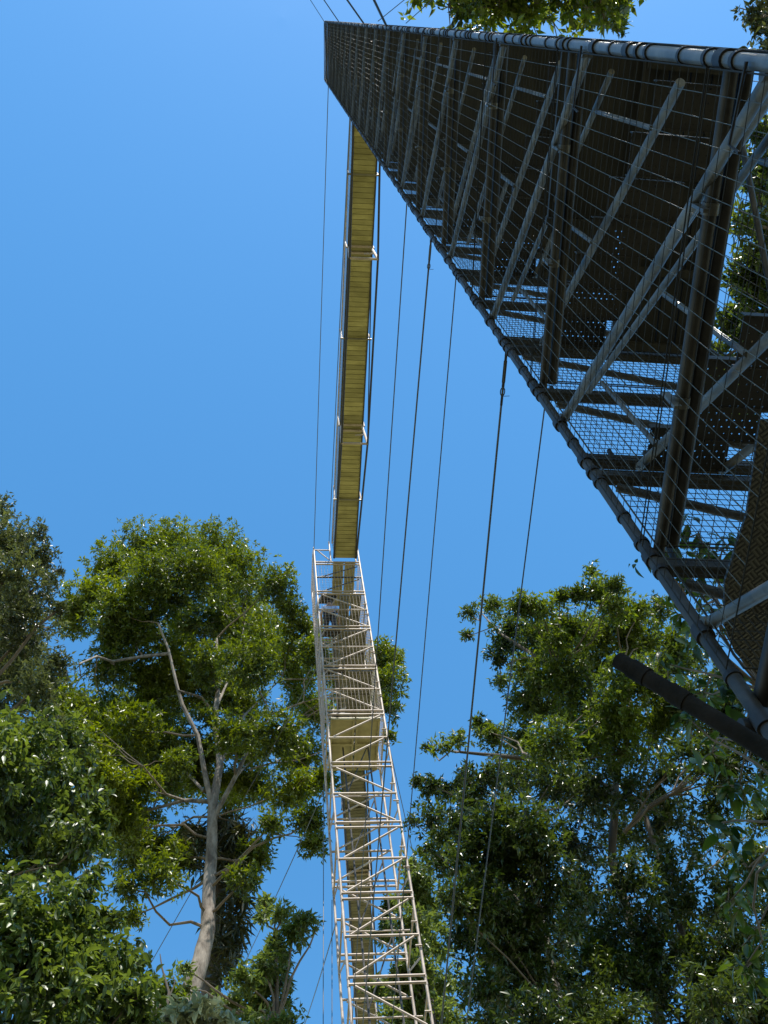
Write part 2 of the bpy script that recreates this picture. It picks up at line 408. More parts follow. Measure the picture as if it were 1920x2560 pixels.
# base frame: bottom ledgers, chequer plate landing and the outrigger pole
mb = MB(); mb.tube(A(-0.4, 0.045, 2.50), A(UL + 0.02, 0.045, 2.50), 0.03, 12); part(mb, 'ledger', M['steel'])
mb = MB(); mb.tube(A(UL + 0.045, -0.05, 2.42), A(UL + 0.045, VW, 2.42), 0.03, 12); part(mb, 'rail', M['steel'])
zc = 3.02
pl = MB(); poly = []
for px, py in ((2080, 1050), (2100, 1790), (1985, 1745), (1895, 1690), (1838, 1632), (1810, 1560), (1812, 1455), (1845, 1350), (1866, 1290), (1900, 1050)):
    d = ray(px, py); poly.append(d * (zc / d[2]))
pl.prism(poly[::-1], (0, 0, 0.012))
part(pl, 'chequer_plate', M['checker'])
pa = at_d(1545, 1650, 3.25); pb = at_d(1915, 1875, 3.02); pd = (pb - pa)
op = MB(); op.tube(pa, pb + pd * 0.6, 0.0255, 20, cap=False); op.tube(pa + pd * 0.002, pa + pd * 0.012, 0.0205, 20); part(op, 'outrigger_pole', M['pole'])
for t in (0.17, 0.45): 
    cc = pa + pd * t; e = pd / np.linalg.norm(pd)
    q = MB(); q.tube(cc - e * 0.035, cc + e * 0.025, 0.0295, 16); q.bar(cc + V(0, 0, 0.03), cc + V(0.02, 0.05, 0.085), 0.02, 0.03, (1, 0, 0)); part(q, 'coupler', M['pole'])
# hanging wire ties on the near posts
tw = random.Random(5)
for k in range(0, 12):
    z = J(k) - 0.55 - tw.random() * 0.9; mbx = MB(); y = tw.uniform(0.12, 0.27)
    mbx.path([A(0.0, -0.035, z), A(y, -0.04, z + 0.02), A(y + 0.015, -0.035, z - 0.05)], 0.0055, 6); part(mbx, 'tie', M['steel'])
# coupling spigots on the far rails
for k in range(-1, 6):
    for vv, zz in ((0.16, J(k) + 0.14), (0.34, J(k) + 0.14), (0.1, J(k) - 0.90)):
        mbx = MB(); mbx.tube(A(UL + 0.02, vv, zz), A(UL + 0.02, vv + 0.015, zz + 0.17), 0.012, 8); mbx.tube(A(UL + 0.02, vv, zz), A(UL + 0.02, vv, zz + 0.05), 0.02, 8)
        part(mbx, 'bolt', M['steel'])

# ------------------------------------------------------------------ far tower
BY0, BY1 = 15.9, 17.6
def bx(side, z):
    return (1.337 + (28.9 - z) * 0.0095) if side == 0 else (2.79 + (28.9 - z) * 0.0078)
def B(s, t, z):
    """s 0..1 across, t 0..1 in depth"""
    return V(bx(0, z) * (1 - s) + bx(1, z) * s, BY0 + (BY1 - BY0) * t, z)
OB = B(0, 0, GROUND)
tB = thing('scaffold_tower', 'sunlit pale scaffold tower rising behind the walkway end, between the trees', 'tower', OB)
def pB(mb, name, m, parent=tB): return mb.build(name, m, parent, OB)
for s, t, top in ((0, 0, 30.75), (1, 0, 30.9), (0, 1, 31.0), (1, 1, 31.0)):
    mb = MB(); mb.tube(B(s, t, GROUND), B(s, t, top), 0.029, 12)
    for k in range(0, 15):
        z = 27.82 - 2.043 * k
        for dz in (0.07, -0.09): mb.tube(B(s, t, z + dz - 0.03), B(s, t, z + dz + 0.03), 0.034, 10)
    pB(mb, 'post', M['alu'])
BJ = [27.82 - 2.043 * k for k in range(0, 14)]
dirs = [1, -1, 1, -1, 1, -1, 1, 1, -1, 1, -1, 1, -1, 1]     # diagonal sense in each module below the join
def frame(j, h, sgn, t, m):
    for zz in (j + 0.08, j - 0.08, j - 1.02 * h):
        mb = MB(); mb.tube(B(0, t, zz), B(1, t, zz), 0.027, 10); pB(mb, 'rail', m)
    for za, zb in ((j - 0.12, j - 0.98 * h), (j - 1.06 * h, j - 1.92 * h)):
        a, b_ = (za, zb) if sgn < 0 else (zb, za)          # sgn<0: falls to the right
        mb = MB(); mb.tube(B(0.08, t, a), B(0.93, t, b_), 0.024, 10); pB(mb, 'diagonal_brace', m)
sg = [-1, 1, -1, 1, -1, 1, 1, -1, 1, -1, 1, -1, 1, -1]
for i, j in enumerate(BJ):
    frame(j, 1.0, sg[i], -0.015, M['alu'])
    frame(j, 1.0, -sg[i] if i > 3 else sg[i], 1.0, M['alu'])
    for s in (0, 1):
        mb = MB()
        mb.tube(B(s, 0, j - 0.3), B(s, 1, j - 0.3), 0.021, 8); pB(mb, 'ledger', M['alu'])
        mb = MB(); mb.tube(B(s, 0, j - 1.5), B(s, 1, j - 0.4), 0.018, 8); pB(mb, 'diagonal_brace', M['alu'])
    # short spigots by the right post
    for s0, s1, zz in ((0.92, 1.0, j - 0.72), (0.93, 1.02, j - 1.30)):
        mb = MB(); mb.tube(B(s0, -0.03, zz), B(s1, -0.03, zz), 0.018, 8); pB(mb, 'spigot', M['alu'])
for s_, t_ in ((0.3, 0.55), (0.74, 0.5)):
    mb = MB(); mb.tube(B(s_, t_, GROUND), B(s_, t_, 21.5), 0.022, 8); pB(mb, 'inner_post', M['alu_dull'])
for i, j in enumerate(BJ[3:]):
    mb = MB(); mb.tube(B(0.3, 0.55, j - 1.9), B(0.74, 0.5, j - 0.2), 0.016, 8); pB(mb, 'inner_brace', M['alu_dull'])
    mb = MB(); mb.tube(B(0, 0.5, j - 0.1), B(1, 0.5, j - 0.1), 0.018, 8); pB(mb, 'rail', M['alu'])
# upper module between the top join and the deck
for zz in (28.84, 29.86, 29.70):
    mb = MB(); mb.tube(B(0, 0, zz), B(1, 0, zz), 0.028, 10); pB(mb, 'rail', M['alu_dull'] if zz < 29 else M['alu'])
for a, b_ in ((28.0, 28.78), (28.92, 29.62)):
    mb = MB(); mb.tube(B(0.1, 0.02, a), B(0.93, 0.02, b_), 0.02, 10); pB(mb, 'diagonal_brace', M['alu_dull'])
mb = MB(); mb.tube(B(0, 0, 30.70), B(0.36, 0, 30.70), 0.022, 10); mb.tube(B(0.08, 0, 30.66), B(0.33, 0, 30.0), 0.02, 8); pB(mb, 'guard_rail', M['alu'])
mb = MB(); mb.tube(B(0.36, 0, 29.9), B(0.36, 0, 31.3), 0.026, 10); pB(mb, 'entry_post', M['alu'])
mb = MB(); mb.tube(B(0.92, 0, 29.9), B(0.92, 0, 30.7), 0.026, 10); pB(mb, 'entry_post', M['alu'])
for t in (0.0, 1.0):
    mb = MB(); mb.tube(B(0, t, 30.9), B(0, 1, 30.9), 0.02, 8) if t == 0 else mb.tube(B(0, 1, 30.9), B(1, 1, 30.9), 0.02, 8); pB(mb, 'guard_rail', M['alu'])
# decks
def deckB(z, s0, s1, t0=0.02, t1=0.98, m='sheet'):
    mb = MB(); n = 2
    for i in range(n):
        a = s0 + (s1 - s0) * i / n + 0.012; b_ = s0 + (s1 - s0) * (i + 1) / n - 0.012
        mb.prism([B(a, t0, z), B(b_, t0, z), B(b_, t1, z), B(a, t1, z)], (0, 0, 0.03))
        for t in (t0 + 0.02, (t0 + t1) / 2, t1 - 0.02): mb.bar(B(a, t, z - 0.03), B(b_, t, z - 0.03), 0.06, 0.05)
        for a_ in (a + 0.02, b_ - 0.02): mb.bar(B(a_, t0, z - 0.028), B(a_, t1, z - 0.028), 0.05, 0.045)
    pB(mb, 'platform_deck', M[m])
deckB(21.55, 0.05, 0.95)
deckB(29.95, 0.40, 0.92)
for z in (23.7, 25.74, 27.78): deckB(z, 0.46, 0.94, m='slats')
# stairs of the upper lifts, on the left half
for z in (21.6, 23.7, 25.74, 27.78):
    st = MB()
    for s in (0.1, 0.42): st.tube(B(s, 0.02, z + 0.02), B(s, 0.93, z + 2.05), 0.024, 8)
    fl = pB(st, 'stair_stringers', M['alu'])
    for i in range(8):
        tb = MB(); t = 0.08 + 0.105 * i; zz = z + 0.15 + 0.25 * i
        tb.prism([B(0.1, t - 0.045, zz), B(0.42, t - 0.045, zz), B(0.42, t + 0.045, zz), B(0.1, t + 0.045, zz)], (0, 0, 0.03)); pB(tb, 'tread', M['steel'], fl)
# cage mesh above the big platform
def meshB(z0, z1, face):
    mb = MB()
    if face in ('front', 'back'):
        t = -0.03 if face == 'front' else 1.03; P = lambda a, z: B(a, t, z); n = 13
    else:
        s = -0.03 if face == 'left' else 1.03; P = lambda a, z: B(s, a, z); n = 16
    for i in range(n + 1):
        a = 0.06 + 0.88 * i / n; mb.tube(P(a, z0), P(a, z1), 0.0042, 4, cap=False)
    m = int((z1 - z0) / 0.15)
    for i in range(m + 1):
        z = z0 + (z1 - z0) * i / m; mb.tube(P(0.06, z), P(0.94, z), 0.0025, 4, cap=False)
    pB(mb, 'mesh_panel', M['alu'])
for a, b_ in ((21.75, 23.5), (23.8, 25.55), (25.85, 27.6), (27.95, 29.6)):
    for f_ in ('front', 'left', 'right', 'back'): 
        if f_ == 'back' and a > 27: continue
        meshB(a, b_, f_)
meshB(30.0, 30.9, 'left'); meshB(30.0, 30.9, 'right')

# ------------------------------------------------------------------ walkways
def walkway(label, p0, p1, w, stations, frames, drop, boards):
    p0 = V(*p0); p1 = V(*p1)
    L = np.linalg.norm(p1 - p0); d = (p1 - p0) / L; s = V(d[1], -d[0], 0); s /= np.linalg.norm(s)
    up = V(0, 0, 1)
    t = thing('suspended_walkway', label, 'walkway', p0)
    def C(y, x, z):                       # y along, x across, z above the deck; slight sag
        q = y / L
        return p0 + d * y + s * x + up * (z - 0.10 * 4 * q * (1 - q))
    def pw(mb, name, m): return mb.build(name, m, t, p0)
    mb = MB(); n = int(L / 0.145); h = w / 2
    for i in range(n):
        a = i * L / n + 0.007; b_ = (i + 1) * L / n - 0.007
        mb.prism([C(a, -h, 0), C(a, h, 0), C(b_, h, 0), C(b_, -h, 0)][::-1], (0, 0, 0.025))
    m2 = 12
    for i in range(m2):
        a = i * L / m2; b_ = (i + 1) * L / m2
        mb.prism([C(a, -h, 0.027), C(a, h, 0.027), C(b_, h, 0.027), C(b_, -h, 0.027)][::-1], (0, 0, 0.012))
    pw(mb, 'deck', M[boards])
    for sgn in (-1, 1):
        mb = MB(); mb.path([C(L * i / 12, sgn * (h + 0.02), -0.02) for i in range(13)], 0.022, 8); pw(mb, 'edge_beam', M['alu_dull'])
        mb = MB(); mb.path([C(L * i / 12, sgn * (h + 0.05), 1.05) for i in range(13)], 0.022, 8); pw(mb, 'handrail', M['alu'])
        mb = MB()
        for i in range(int(L / 0.11)):
            y = 0.05 + i * 0.11; mb.tube(C(y, sgn * (h + 0.022), 0.03), C(y, sgn * (h + 0.05), 1.05), 0.004, 4, cap=False)
        for z in (0.2, 0.37, 0.54, 0.71, 0.88):
            mb.path([C(L * i / 12, sgn * (h + 0.022 + 0.028 * z), z) for i in range(13)], 0.004, 4)
        pw(mb, 'side_mesh', M['wire'])
    for y in stations:
        mb = MB(); mb.bar(C(y, -h - 0.14, -0.045), C(y, h + 0.14, -0.045), 0.045, 0.05); pw(mb, 'cross_beam', M['slats'])
        for sgn in (-1, 1):
            mb = MB(); mb.tube(C(y, sgn * (h + 0.10), -0.03), C(y + 0.03, sgn * (h + 0.07), 1.05), 0.026, 8); pw(mb, 'rail_post', M['alu'])
    for y in frames:
        mb = MB()
        mb.tube(C(y - 0.04, -h, -0.06), C(y - 0.04, h, -0.06), 0.037, 8); mb.tube(C(y + 0.14, -h, -0.06), C(y + 0.14, h, -0.06), 0.037, 8)
        mb.tube(C(y, -(h + 0.06), -drop), C(y, (h + 0.06), -drop), 0.036, 8)
        for sgn in (-1, 1): mb.tube(C(y, sgn * h, -0.06), C(y, sgn * (h + 0.06), -drop), 0.037, 8)
        mb.tube(C(y, h * 0.2, -drop * 0.55), C(y, (h + 0.03), -drop * 0.5), 0.02, 8)
        pw(mb, 'under_frame', M['alu'])
        for sgn in (-1, 1):
            mb = MB(); mb.tube(C(y, sgn * (h + 0.06), -0.05), C(y + 0.03, sgn * (h + 0.06), 1.05), 0.026, 8); pw(mb, 'rail_post', M['alu'])
    # trussing rods under the deck
    fy = list(frames)
    for sgn in (-1, 1):
        pts = [C(0.05, sgn * (h + 0.04), -0.08)] + [C(y, sgn * (h + 0.06), -drop) for y in fy] + [C(L - 0.05, sgn * (h + 0.04), -0.08)]
        for i in range(len(pts) - 1):
            mb = MB(); mb.tube(pts[i], pts[i + 1], 0.030, 8); pw(mb, 'truss_rod', M['steel'])
        if len(fy) > 1:
            mb = MB(); mb.tube(C(fy[0], sgn * h, -0.08), C(fy[1], sgn * (h + 0.06), -drop), 0.018, 8); pw(mb, 'truss_rod', M['steel'])
    return t
BZ = 30.05
walkway('yellowish boarded walkway strung high between the dark near tower and the pale far tower',
        (2.31, 1.80, BZ), (2.31, 15.85, BZ), 0.65, [2.0, 6.65, 11.9], [4.0, 9.4], 1.5, 'boards')
walkway('grey slatted walkway seen from below through the lower frames of the pale far tower',
        (2.35, 17.7, BZ - 0.6), (4.35, 40.0, BZ - 0.6), 0.74, [2.2, 8.0, 14.5], [4.5, 11.0, 18.0], 1.4, 'slats')

# ------------------------------------------------------------------ cables
def sag_line(a, b_, sag, n=14):
    a = np.asarray(a); b_ = np.asarray(b_)
    return [a + (b_ - a) * (i / n) - V(0, 0, sag * 4 * (i / n) * (1 - i / n)) for i in range(n + 1)]
def cable(label, a, b_, r, sag=0.0, group='cables strung from the near tower', turn=False):
    a = np.asarray(a, float); b_ = np.asarray(b_, float)
    if not turn:
        mb = MB(); mb.path(sag_line(a, b_, sag), r, 6); o = mb.build('cable', M['cable'], None, a)
        o.location = tuple(a); tag(o, label, 'cable', group); return o
    t = thing('cable', label, 'cable', a, group)
    mb = MB(); mb.path(sag_line(a, b_, sag), r, 8); mb.build('wire', M['cable'], t, a)
    e = (b_ - a) / np.linalg.norm(b_ - a)
    mb = MB()
    mb.tube(a, a + e * 0.05, r * 1.3, 8)
    mb.tube(a + e * 0.05, a + e * 0.08, 0.009, 8)
    side = np.cross(e, V(0, 0, 1)); side /= np.linalg.norm(side)
    for q in (-1, 1): mb.tube(a + e * 0.08 + side * 0.007 * q, a + e * 0.22 + side * 0.007 * q, 0.0045, 6)
    mb.tube(a + e * 0.22, a + e * 0.25, 0.0095, 8)
    mb.build('turnbuckle', M['steel'], t, a)
    mb = MB(); mb.path([a + e * (0.28 + 0.028 * math.cos(q)) + side * 0.014 * math.sin(q) for q in np.linspace(0, 2 * math.pi, 13)], 0.0035, 6)
    mb.tube(a + e * 0.305, a + e * 0.37, 0.0085, 8)
    mb.tube(a + e * 0.31, a + e * 0.31 + side * 0.05 + V(0, 0, 0.01), 0.002, 5)
    mb.build('shackle', M['steel'], t, a)
    return t
def p1_at(px, py):                    # point on the near tower's leaning edge post for a sight line
    d = ray(px, py); z = (1.44 / d[0] + 1.789 / d[1]) / 2 * d[2]
    return V(1.435, 1.795, z)
def run(px0, py0, px1, py1, ext=1.6):
    a = p1_at(px0, py0); b_ = at_x(px1, py1, 1.43)
    return a, a + (b_ - a) * ext
cable('thin wire joining the tip of the dark tower and the pale tower corner', p1_at(816, 220), B(0, 0, 30.7), 0.012, 0.0)
cable('thin wire along the left side of the high walkway, nearest to its mesh rail', p1_at(861, 312), B(0.36, 0, 31.2), 0.012, 0.0)
for lab, c, r, tb in (
    ('thin wire closest to the right side of the high walkway', (1004, 520, 943, 1616), 0.007, False),
    ('thick black cable with its turnbuckle higher up than the other one', (1058, 618, 972, 1812), 0.0085, True),
    ('thin wire between the two thick turnbuckle cables', (1132, 695, 1037, 1900), 0.005, False),
    ('thick black cable with the large turnbuckle, crossing sky into the right tree', (1254, 885, 1163, 1944), 0.007, True),
    ('thin wire right of the large turnbuckle cable, passing over the right tree top', (1350, 1025, 1285, 1620), 0.004, False),
    ):
    a, b_ = run(*c); cable(lab, a, a + (b_ - a) * 2.2, r, 0.0, turn=tb)
for i, (x0, x1, lab) in enumerate(((811, 776, 'thin guy wire at the very tip of the dark tower, leftmost above it'),
                                   (850, 810, 'guy wire second from the tip of the dark tower, going up out of view'),
                                   (914, 868, 'guy wire third from the tip of the dark tower, going up out of view'),
                                   (970, 935, 'guy wire fourth from the tip of the dark tower, thickest of the four'))):
    d = ray(x0, 56); z = 1.371 / d[0] * d[2]; a = V(1.36, 0.03, z)
    d2 = ray(x1, 0); e = d2 * (z * 0.93 / d2[2])
    b_ = a + (e - a) * ((z - GROUND) / (z * 0.07)); cable(lab, a, b_, 0.010 + 0.002 * i, 0.0, 'guy wires on the dark tower top')
for px0, px1, lab in (((945, 53), (993, 14), 'faint wire leaning right above the dark tower, left of the overhead leaves'),
                      ((1015, 58), (1042, 34), 'faint wire leaning right where the overhead leaves begin')):
    a = at_y(px0[0], px0[1], 0.02) if False else at_d(px0[0], px0[1], 16.0); e = at_d(px1[0], px1[1], 15.6)
    cable(lab, a, a + (e - a) * 6, 0.006, 0.0, 'guy wires on the dark tower top')
for (s, px0), px1, h, lab in (((0, (800, 1655)), (360, 2431), 27, 'long wire slanting down left behind the big pale trunked tree'),
                              ((0, (816, 1960)), (621, 2380), 27, 'wire slanting down left from the pale tower past the small tree'),
                              ((0, (838, 2315)), (758, 2560), 25, 'lowest wire slanting down left from the pale tower'),
                              ((1, (953, 1775)), (1036, 2145), 24, 'wire slanting down right from the pale tower')):
    d = ray(*px0); a = d * (BY1 / d[1]); e = at_h(px1[0], px1[1], h)
    cable(lab, a, a + (e - a) * 1.5, 0.012, 0.15, 'guy wires of the pale tower')
for px0, px1, lab in (((809, 1960), (808, 2560), 'plumb thin wire hanging beside the left edge of the pale tower, left one'),
                      ((830, 2250), (830, 2560), 'plumb thin wire hanging against the left edge of the pale tower, right one')):
    d = ray(*px0); a = d * (BY1 + 0.2) / d[1]; e = at_h(px1[0], px1[1], 17.9)
    cable(lab, a, a + (e - a) * 1.3, 0.009, 0.0, 'guy wires of the pale tower')

# ------------------------------------------------------------------ person on the stairs of the far tower
def person():
    base = B(0.27, 0.385, 26.66)
    t = thing('person', 'person in dark trousers and pale blue shirt climbing the stairs inside the pale tower', 'person', base)
    t.rotation_euler = (0, 0, math.pi)
    def skin(name, pts, edges, rad, m, sub=2):
        me = bpy.data.meshes.new(name); me.from_pydata([tuple(p) for p in pts], edges, []); me.update()
        o = link_mesh(name, me, m, t)
        md = o.modifiers.new('skin', 'SKIN'); md.use_smooth_shade = True
        for i, r in enumerate(rad):
            me.skin_vertices[0].data[i].radius = (r, r)
        me.skin_vertices[0].data[0].use_root = True
        o.modifiers.new('sub', 'SUBSURF').levels = sub; o.modifiers['sub'].render_levels = sub
        return o
    # facing -y (towards the eye) turned a little right, one foot a step higher
    P = [(0, 0, .95), (0, 0, 1.18), (0, .01, 1.40), (0, 0, 1.50), (0, -.02, 1.60), (0, -.01, 1.72),
         (-.10, 0, .90), (-.11, -.03, .50), (-.11, .03, .08), (-.11, -.12, .03),
         (.10, 0, .90), (.12, -.22, .62), (.12, -.18, .30), (.12, -.32, .26),
         (-.19, 0, 1.40), (-.27, -.02, 1.14), (-.30, -.20, 1.02), (.19, 0, 1.40), (.26, -.08, 1.16), (.24, -.28, 1.14)]
    E_ = [(0, 1), (1, 2), (2, 3), (3, 4), (4, 5), (0, 6), (6, 7), (7, 8), (8, 9), (0, 10), (10, 11), (11, 12), (12, 13),
          (2, 14), (14, 15), (15, 16), (2, 17), (17, 18), (18, 19)]
    Rr = [.13, .12, .13, .055, .085, .08, .085, .06, .042, .035, .085, .06, .042, .035, .055, .042, .03, .055, .042, .03]
    P2_ = list(P); E2 = list(E_); R2 = list(Rr)
    for hnd, dx in ((16, -1), (19, 1)):       # fingers
        hp = V(*P[hnd])
        pi = len(P2_); P2_.append(tuple(hp + V(0, -.07, -.005))); R2.append(.028); E2.append((hnd, pi))
        for q in range(4):
            b0 = len(P2_); P2_.append(tuple(hp + V((q - 1.5) * .022, -.13 - .008 * (1.5 - abs(q - 1.5)), -.02))); R2.append(.009); E2.append((pi, b0))
            P2_.append(tuple(hp + V((q - 1.5) * .022, -.16, -.05))); R2.append(.008); E2.append((b0, b0 + 1))
        b0 = len(P2_); P2_.append(tuple(hp + V(-dx * .045, -.09, -.01))); R2.append(.01); E2.append((pi, b0))
    skin('body', P2_, E2, R2, M['skin'])
    skin('shirt', [(0, 0, .98), (0, 0, 1.18), (0, .01, 1.40), (-.19, 0, 1.40), (-.25, -.01, 1.22), (.19, 0, 1.40), (.24, -.05, 1.22)],
         [(0, 1), (1, 2), (2, 3), (3, 4), (2, 5), (5, 6)], [.15, .145, .15, .08, .065, .08, .065], M['cloth_blue'])
    skin('trousers', [(0, 0, .97), (-.10, 0, .88), (-.11, -.03, .50), (-.11, .03, .10), (.10, 0, .88), (.12, -.22, .62), (.12, -.18, .33)],
         [(0, 1), (1, 2), (2, 3), (0, 4), (4, 5), (5, 6)], [.15, .105, .08, .065, .105, .08, .065], M['cloth_dark'])
    skin('hair', [(0, .03, 1.64), (0, .03, 1.74), (0, -.02, 1.80)], [(0, 1), (1, 2)], [.085, .09, .07], M['hair'])
    mb = MB()
    for sx in (-.032, .032): mb.tube((sx, -.095, 1.66), (sx, -.104, 1.66), .012, 8)
    mb.tube((-.022, -.098, 1.575), (.022, -.098, 1.575), .006, 6)
    mb.build('eyes_and_mouth', M['hair'], t)
    mb = MB(); mb.tube((0, -.09, 1.645), (0, -.125, 1.605), .009, 8, .016); mb.tube((-.088, -.01, 1.63), (-.102, -.005, 1.63), .026, 8); mb.tube((.088, -.01, 1.63), (.102, -.005, 1.63), .026, 8)
    mb.build('nose_and_ears', M['skin'], t)
person()

# ------------------------------------------------------------------ trees
DENS = 20.0
def unit(a): return a / (np.linalg.norm(a, axis=-1, keepdims=True) + 1e-12)
def leaf_mesh(C, D, N, L, W):
    """leaves as folded blades: base, two side pairs, tip"""
    n = len(C); S = np.cross(D, N); S = unit(S); N = np.cross(S, D)
    L = L[:, None]; W = W[:, None]
    base = C; tip = C + D * L - N * L * 0.10
    a = C + D * L * 0.34 + S * W * 0.5 + N * W * 0.22; b_ = C + D * L * 0.34 - S * W * 0.5 + N * W * 0.22
    mid = C + D * L * 0.40
    vs = np.stack([base, a, tip, b_, mid], 1).reshape(-1, 3)
    o = (np.arange(n) * 5)[:, None]
    q = np.concatenate([o + np.array([[0, 1, 4]]), o + np.array([[1, 2, 4]]), o + np.array([[2, 3, 4]]), o + np.array([[3, 0, 4]])], 1).reshape(-1, 3)
    return vs, q
def leaf_mesh_fine(C, D, N, L, W, rg):
    """near leaves: five stations along a curved midrib, folded along it"""
    n = len(C); S = unit(np.cross(D, N)); N = np.cross(S, D)
    curl = rg.uniform(0.05, 0.45, n)[:, None]; fold = rg.uniform(0.1, 0.5, n)[:, None]
    st = [0.0, 0.16, 0.40, 0.66, 0.86, 1.0]; wd = [0.06, 0.62, 1.0, 0.86, 0.42, 0.0]
    vs = []
    for t, w_ in zip(st, wd):
        m = C + D * (L[:, None] * t) - N * (L[:, None] * curl * t * t) - np.array([0, 0, 1.0]) * (L[:, None] * curl * 0.5 * t * t)
        e = S * (W[:, None] * 0.5 * w_); u = N * (W[:, None] * fold * w_ * 0.5)
        vs += [m, m + e + u, m - e + u]
    K = 3 * len(st); vs = np.stack(vs, 1).reshape(-1, 3)
    tr = []
    for i in range(len(st) - 1):
        a = 3 * i; b_ = a + 3
        tr += [(a, a + 1, b_ + 1), (a, b_ + 1, b_), (a, b_, b_ + 2), (a, b_ + 2, a + 2)]
    tr = np.array(tr); q = ((np.arange(n) * K)[:, None, None] + tr[None]).reshape(-1, 3)
    return vs, q
def tri_object(name, vs, tris, material, parent, off, smooth=False):
    me = bpy.data.meshes.new(name)
    vs = vs - np.asarray(off)
    me.vertices.add(len(vs)); me.vertices.foreach_set('co', vs.astype(np.float32).ravel())
    me.loops.add(len(tris) * 3); me.loops.foreach_set('vertex_index', tris.astype(np.int32).ravel())
    me.polygons.add(len(tris)); me.polygons.foreach_set('loop_start', np.arange(0, len(tris) * 3, 3, dtype=np.int32))
    me.update(calc_edges=True); me.validate()
    if smooth: me.polygons.foreach_set('use_smooth', [True] * len(me.polygons))
    return link_mesh(name, me, material, parent)
def foliage(blobs, leaf, width, dens, droop, rg, per=9, spread=1.0, shell=0.2, fill=0.5, fine=False, gap=-0.55):
    Cs, Ds, Ns, Ls, Ws = [], [], [], [], []
    tips = []
    main = [(np.asarray(c), r) for c, r in blobs]; extra = []; mset = {r for c, r in main}
    for i in range(len(main)):
        for j in range(i + 1, len(main)):
            d = np.linalg.norm(main[i][0] - main[j][0]); q = main[i][1] + main[j][1]
            if 0.55 * q < d < 1.35 * q and rg.random() < fill: extra.append(((main[i][0] + main[j][0]) / 2, 0.34 * q))
    rm = float(np.mean([r for c, r in main]))
    kv = unit(rg.normal(size=(7, 3))) * (2 * math.pi / (rm * rg.uniform(0.7, 2.2, 7)))[:, None]; ph = rg.uniform(0, 6.28, 7)
    for c, r in main + extra:
        n = max(3, int(DENS * dens * (r / leaf) ** 2 / width / per))
        dr = unit(rg.normal(size=(n, 3)))
        rad = r * 1.32 * (shell + (1 - shell) * rg.random(n) ** 0.8) * rg.uniform(0.8, 1.06, n)
        tw = c + dr * rad[:, None] * np.array([1, 1, 0.8])
        nz = np.sin(tw @ kv.T + ph).sum(1) / 1.9
        ok = nz + rg.normal(size=n) * 0.25 > gap
        tw = tw[ok]; dr = dr[ok]; n = len(tw)
        if n == 0: continue
        out = unit(dr * 0.8 + rg.normal(size=(n, 3)) * 0.55 + np.array([0, 0, 0.35]))
        if r in mset: tips.append((c, tw, out))
        m = n * per
        ii = np.repeat(np.arange(n), per)
        v = unit(rg.normal(size=(m, 3)))
        D = unit(out[ii] * 0.55 + v * spread + np.array([0, 0, -droop]))
        off = (rg.random(m) ** 0.7)[:, None] * leaf * 1.3
        C = tw[ii] - out[ii] * off + v * leaf * 0.12
        N = unit(np.array([0, 0, 1.0]) + rg.normal(size=(m, 3)) * 0.55)
        L = leaf * rg.uniform(0.45, 1.3, m)
        Cs.append(C); Ds.append(D); Ns.append(N); Ls.append(L); Ws.append(L * width * rg.uniform(0.8, 1.2, m))
    args = (np.vstack(Cs), np.vstack(Ds), np.vstack(Ns), np.concatenate(Ls), np.concatenate(Ws))
    if fine:
        vs, q = leaf_mesh_fine(*args, rg); return vs, q, tips
    vs, q = leaf_mesh(np.vstack(Cs), np.vstack(Ds), np.vstack(Ns), np.concatenate(Ls), np.concatenate(Ws))
    return vs, q, tips
def wiggle(a, b_, n, amp, rg):
    a = np.asarray(a); b_ = np.asarray(b_); out = []
    ph = rg.normal(size=(2, 3))
    for i in range(n + 1):
        t = i / n; out.append(a + (b_ - a) * t + amp * math.sin(math.pi * t) * (ph[0] * math.sin(t * 4) + ph[1] * math.cos(t * 7)) * 0.5)
    return out
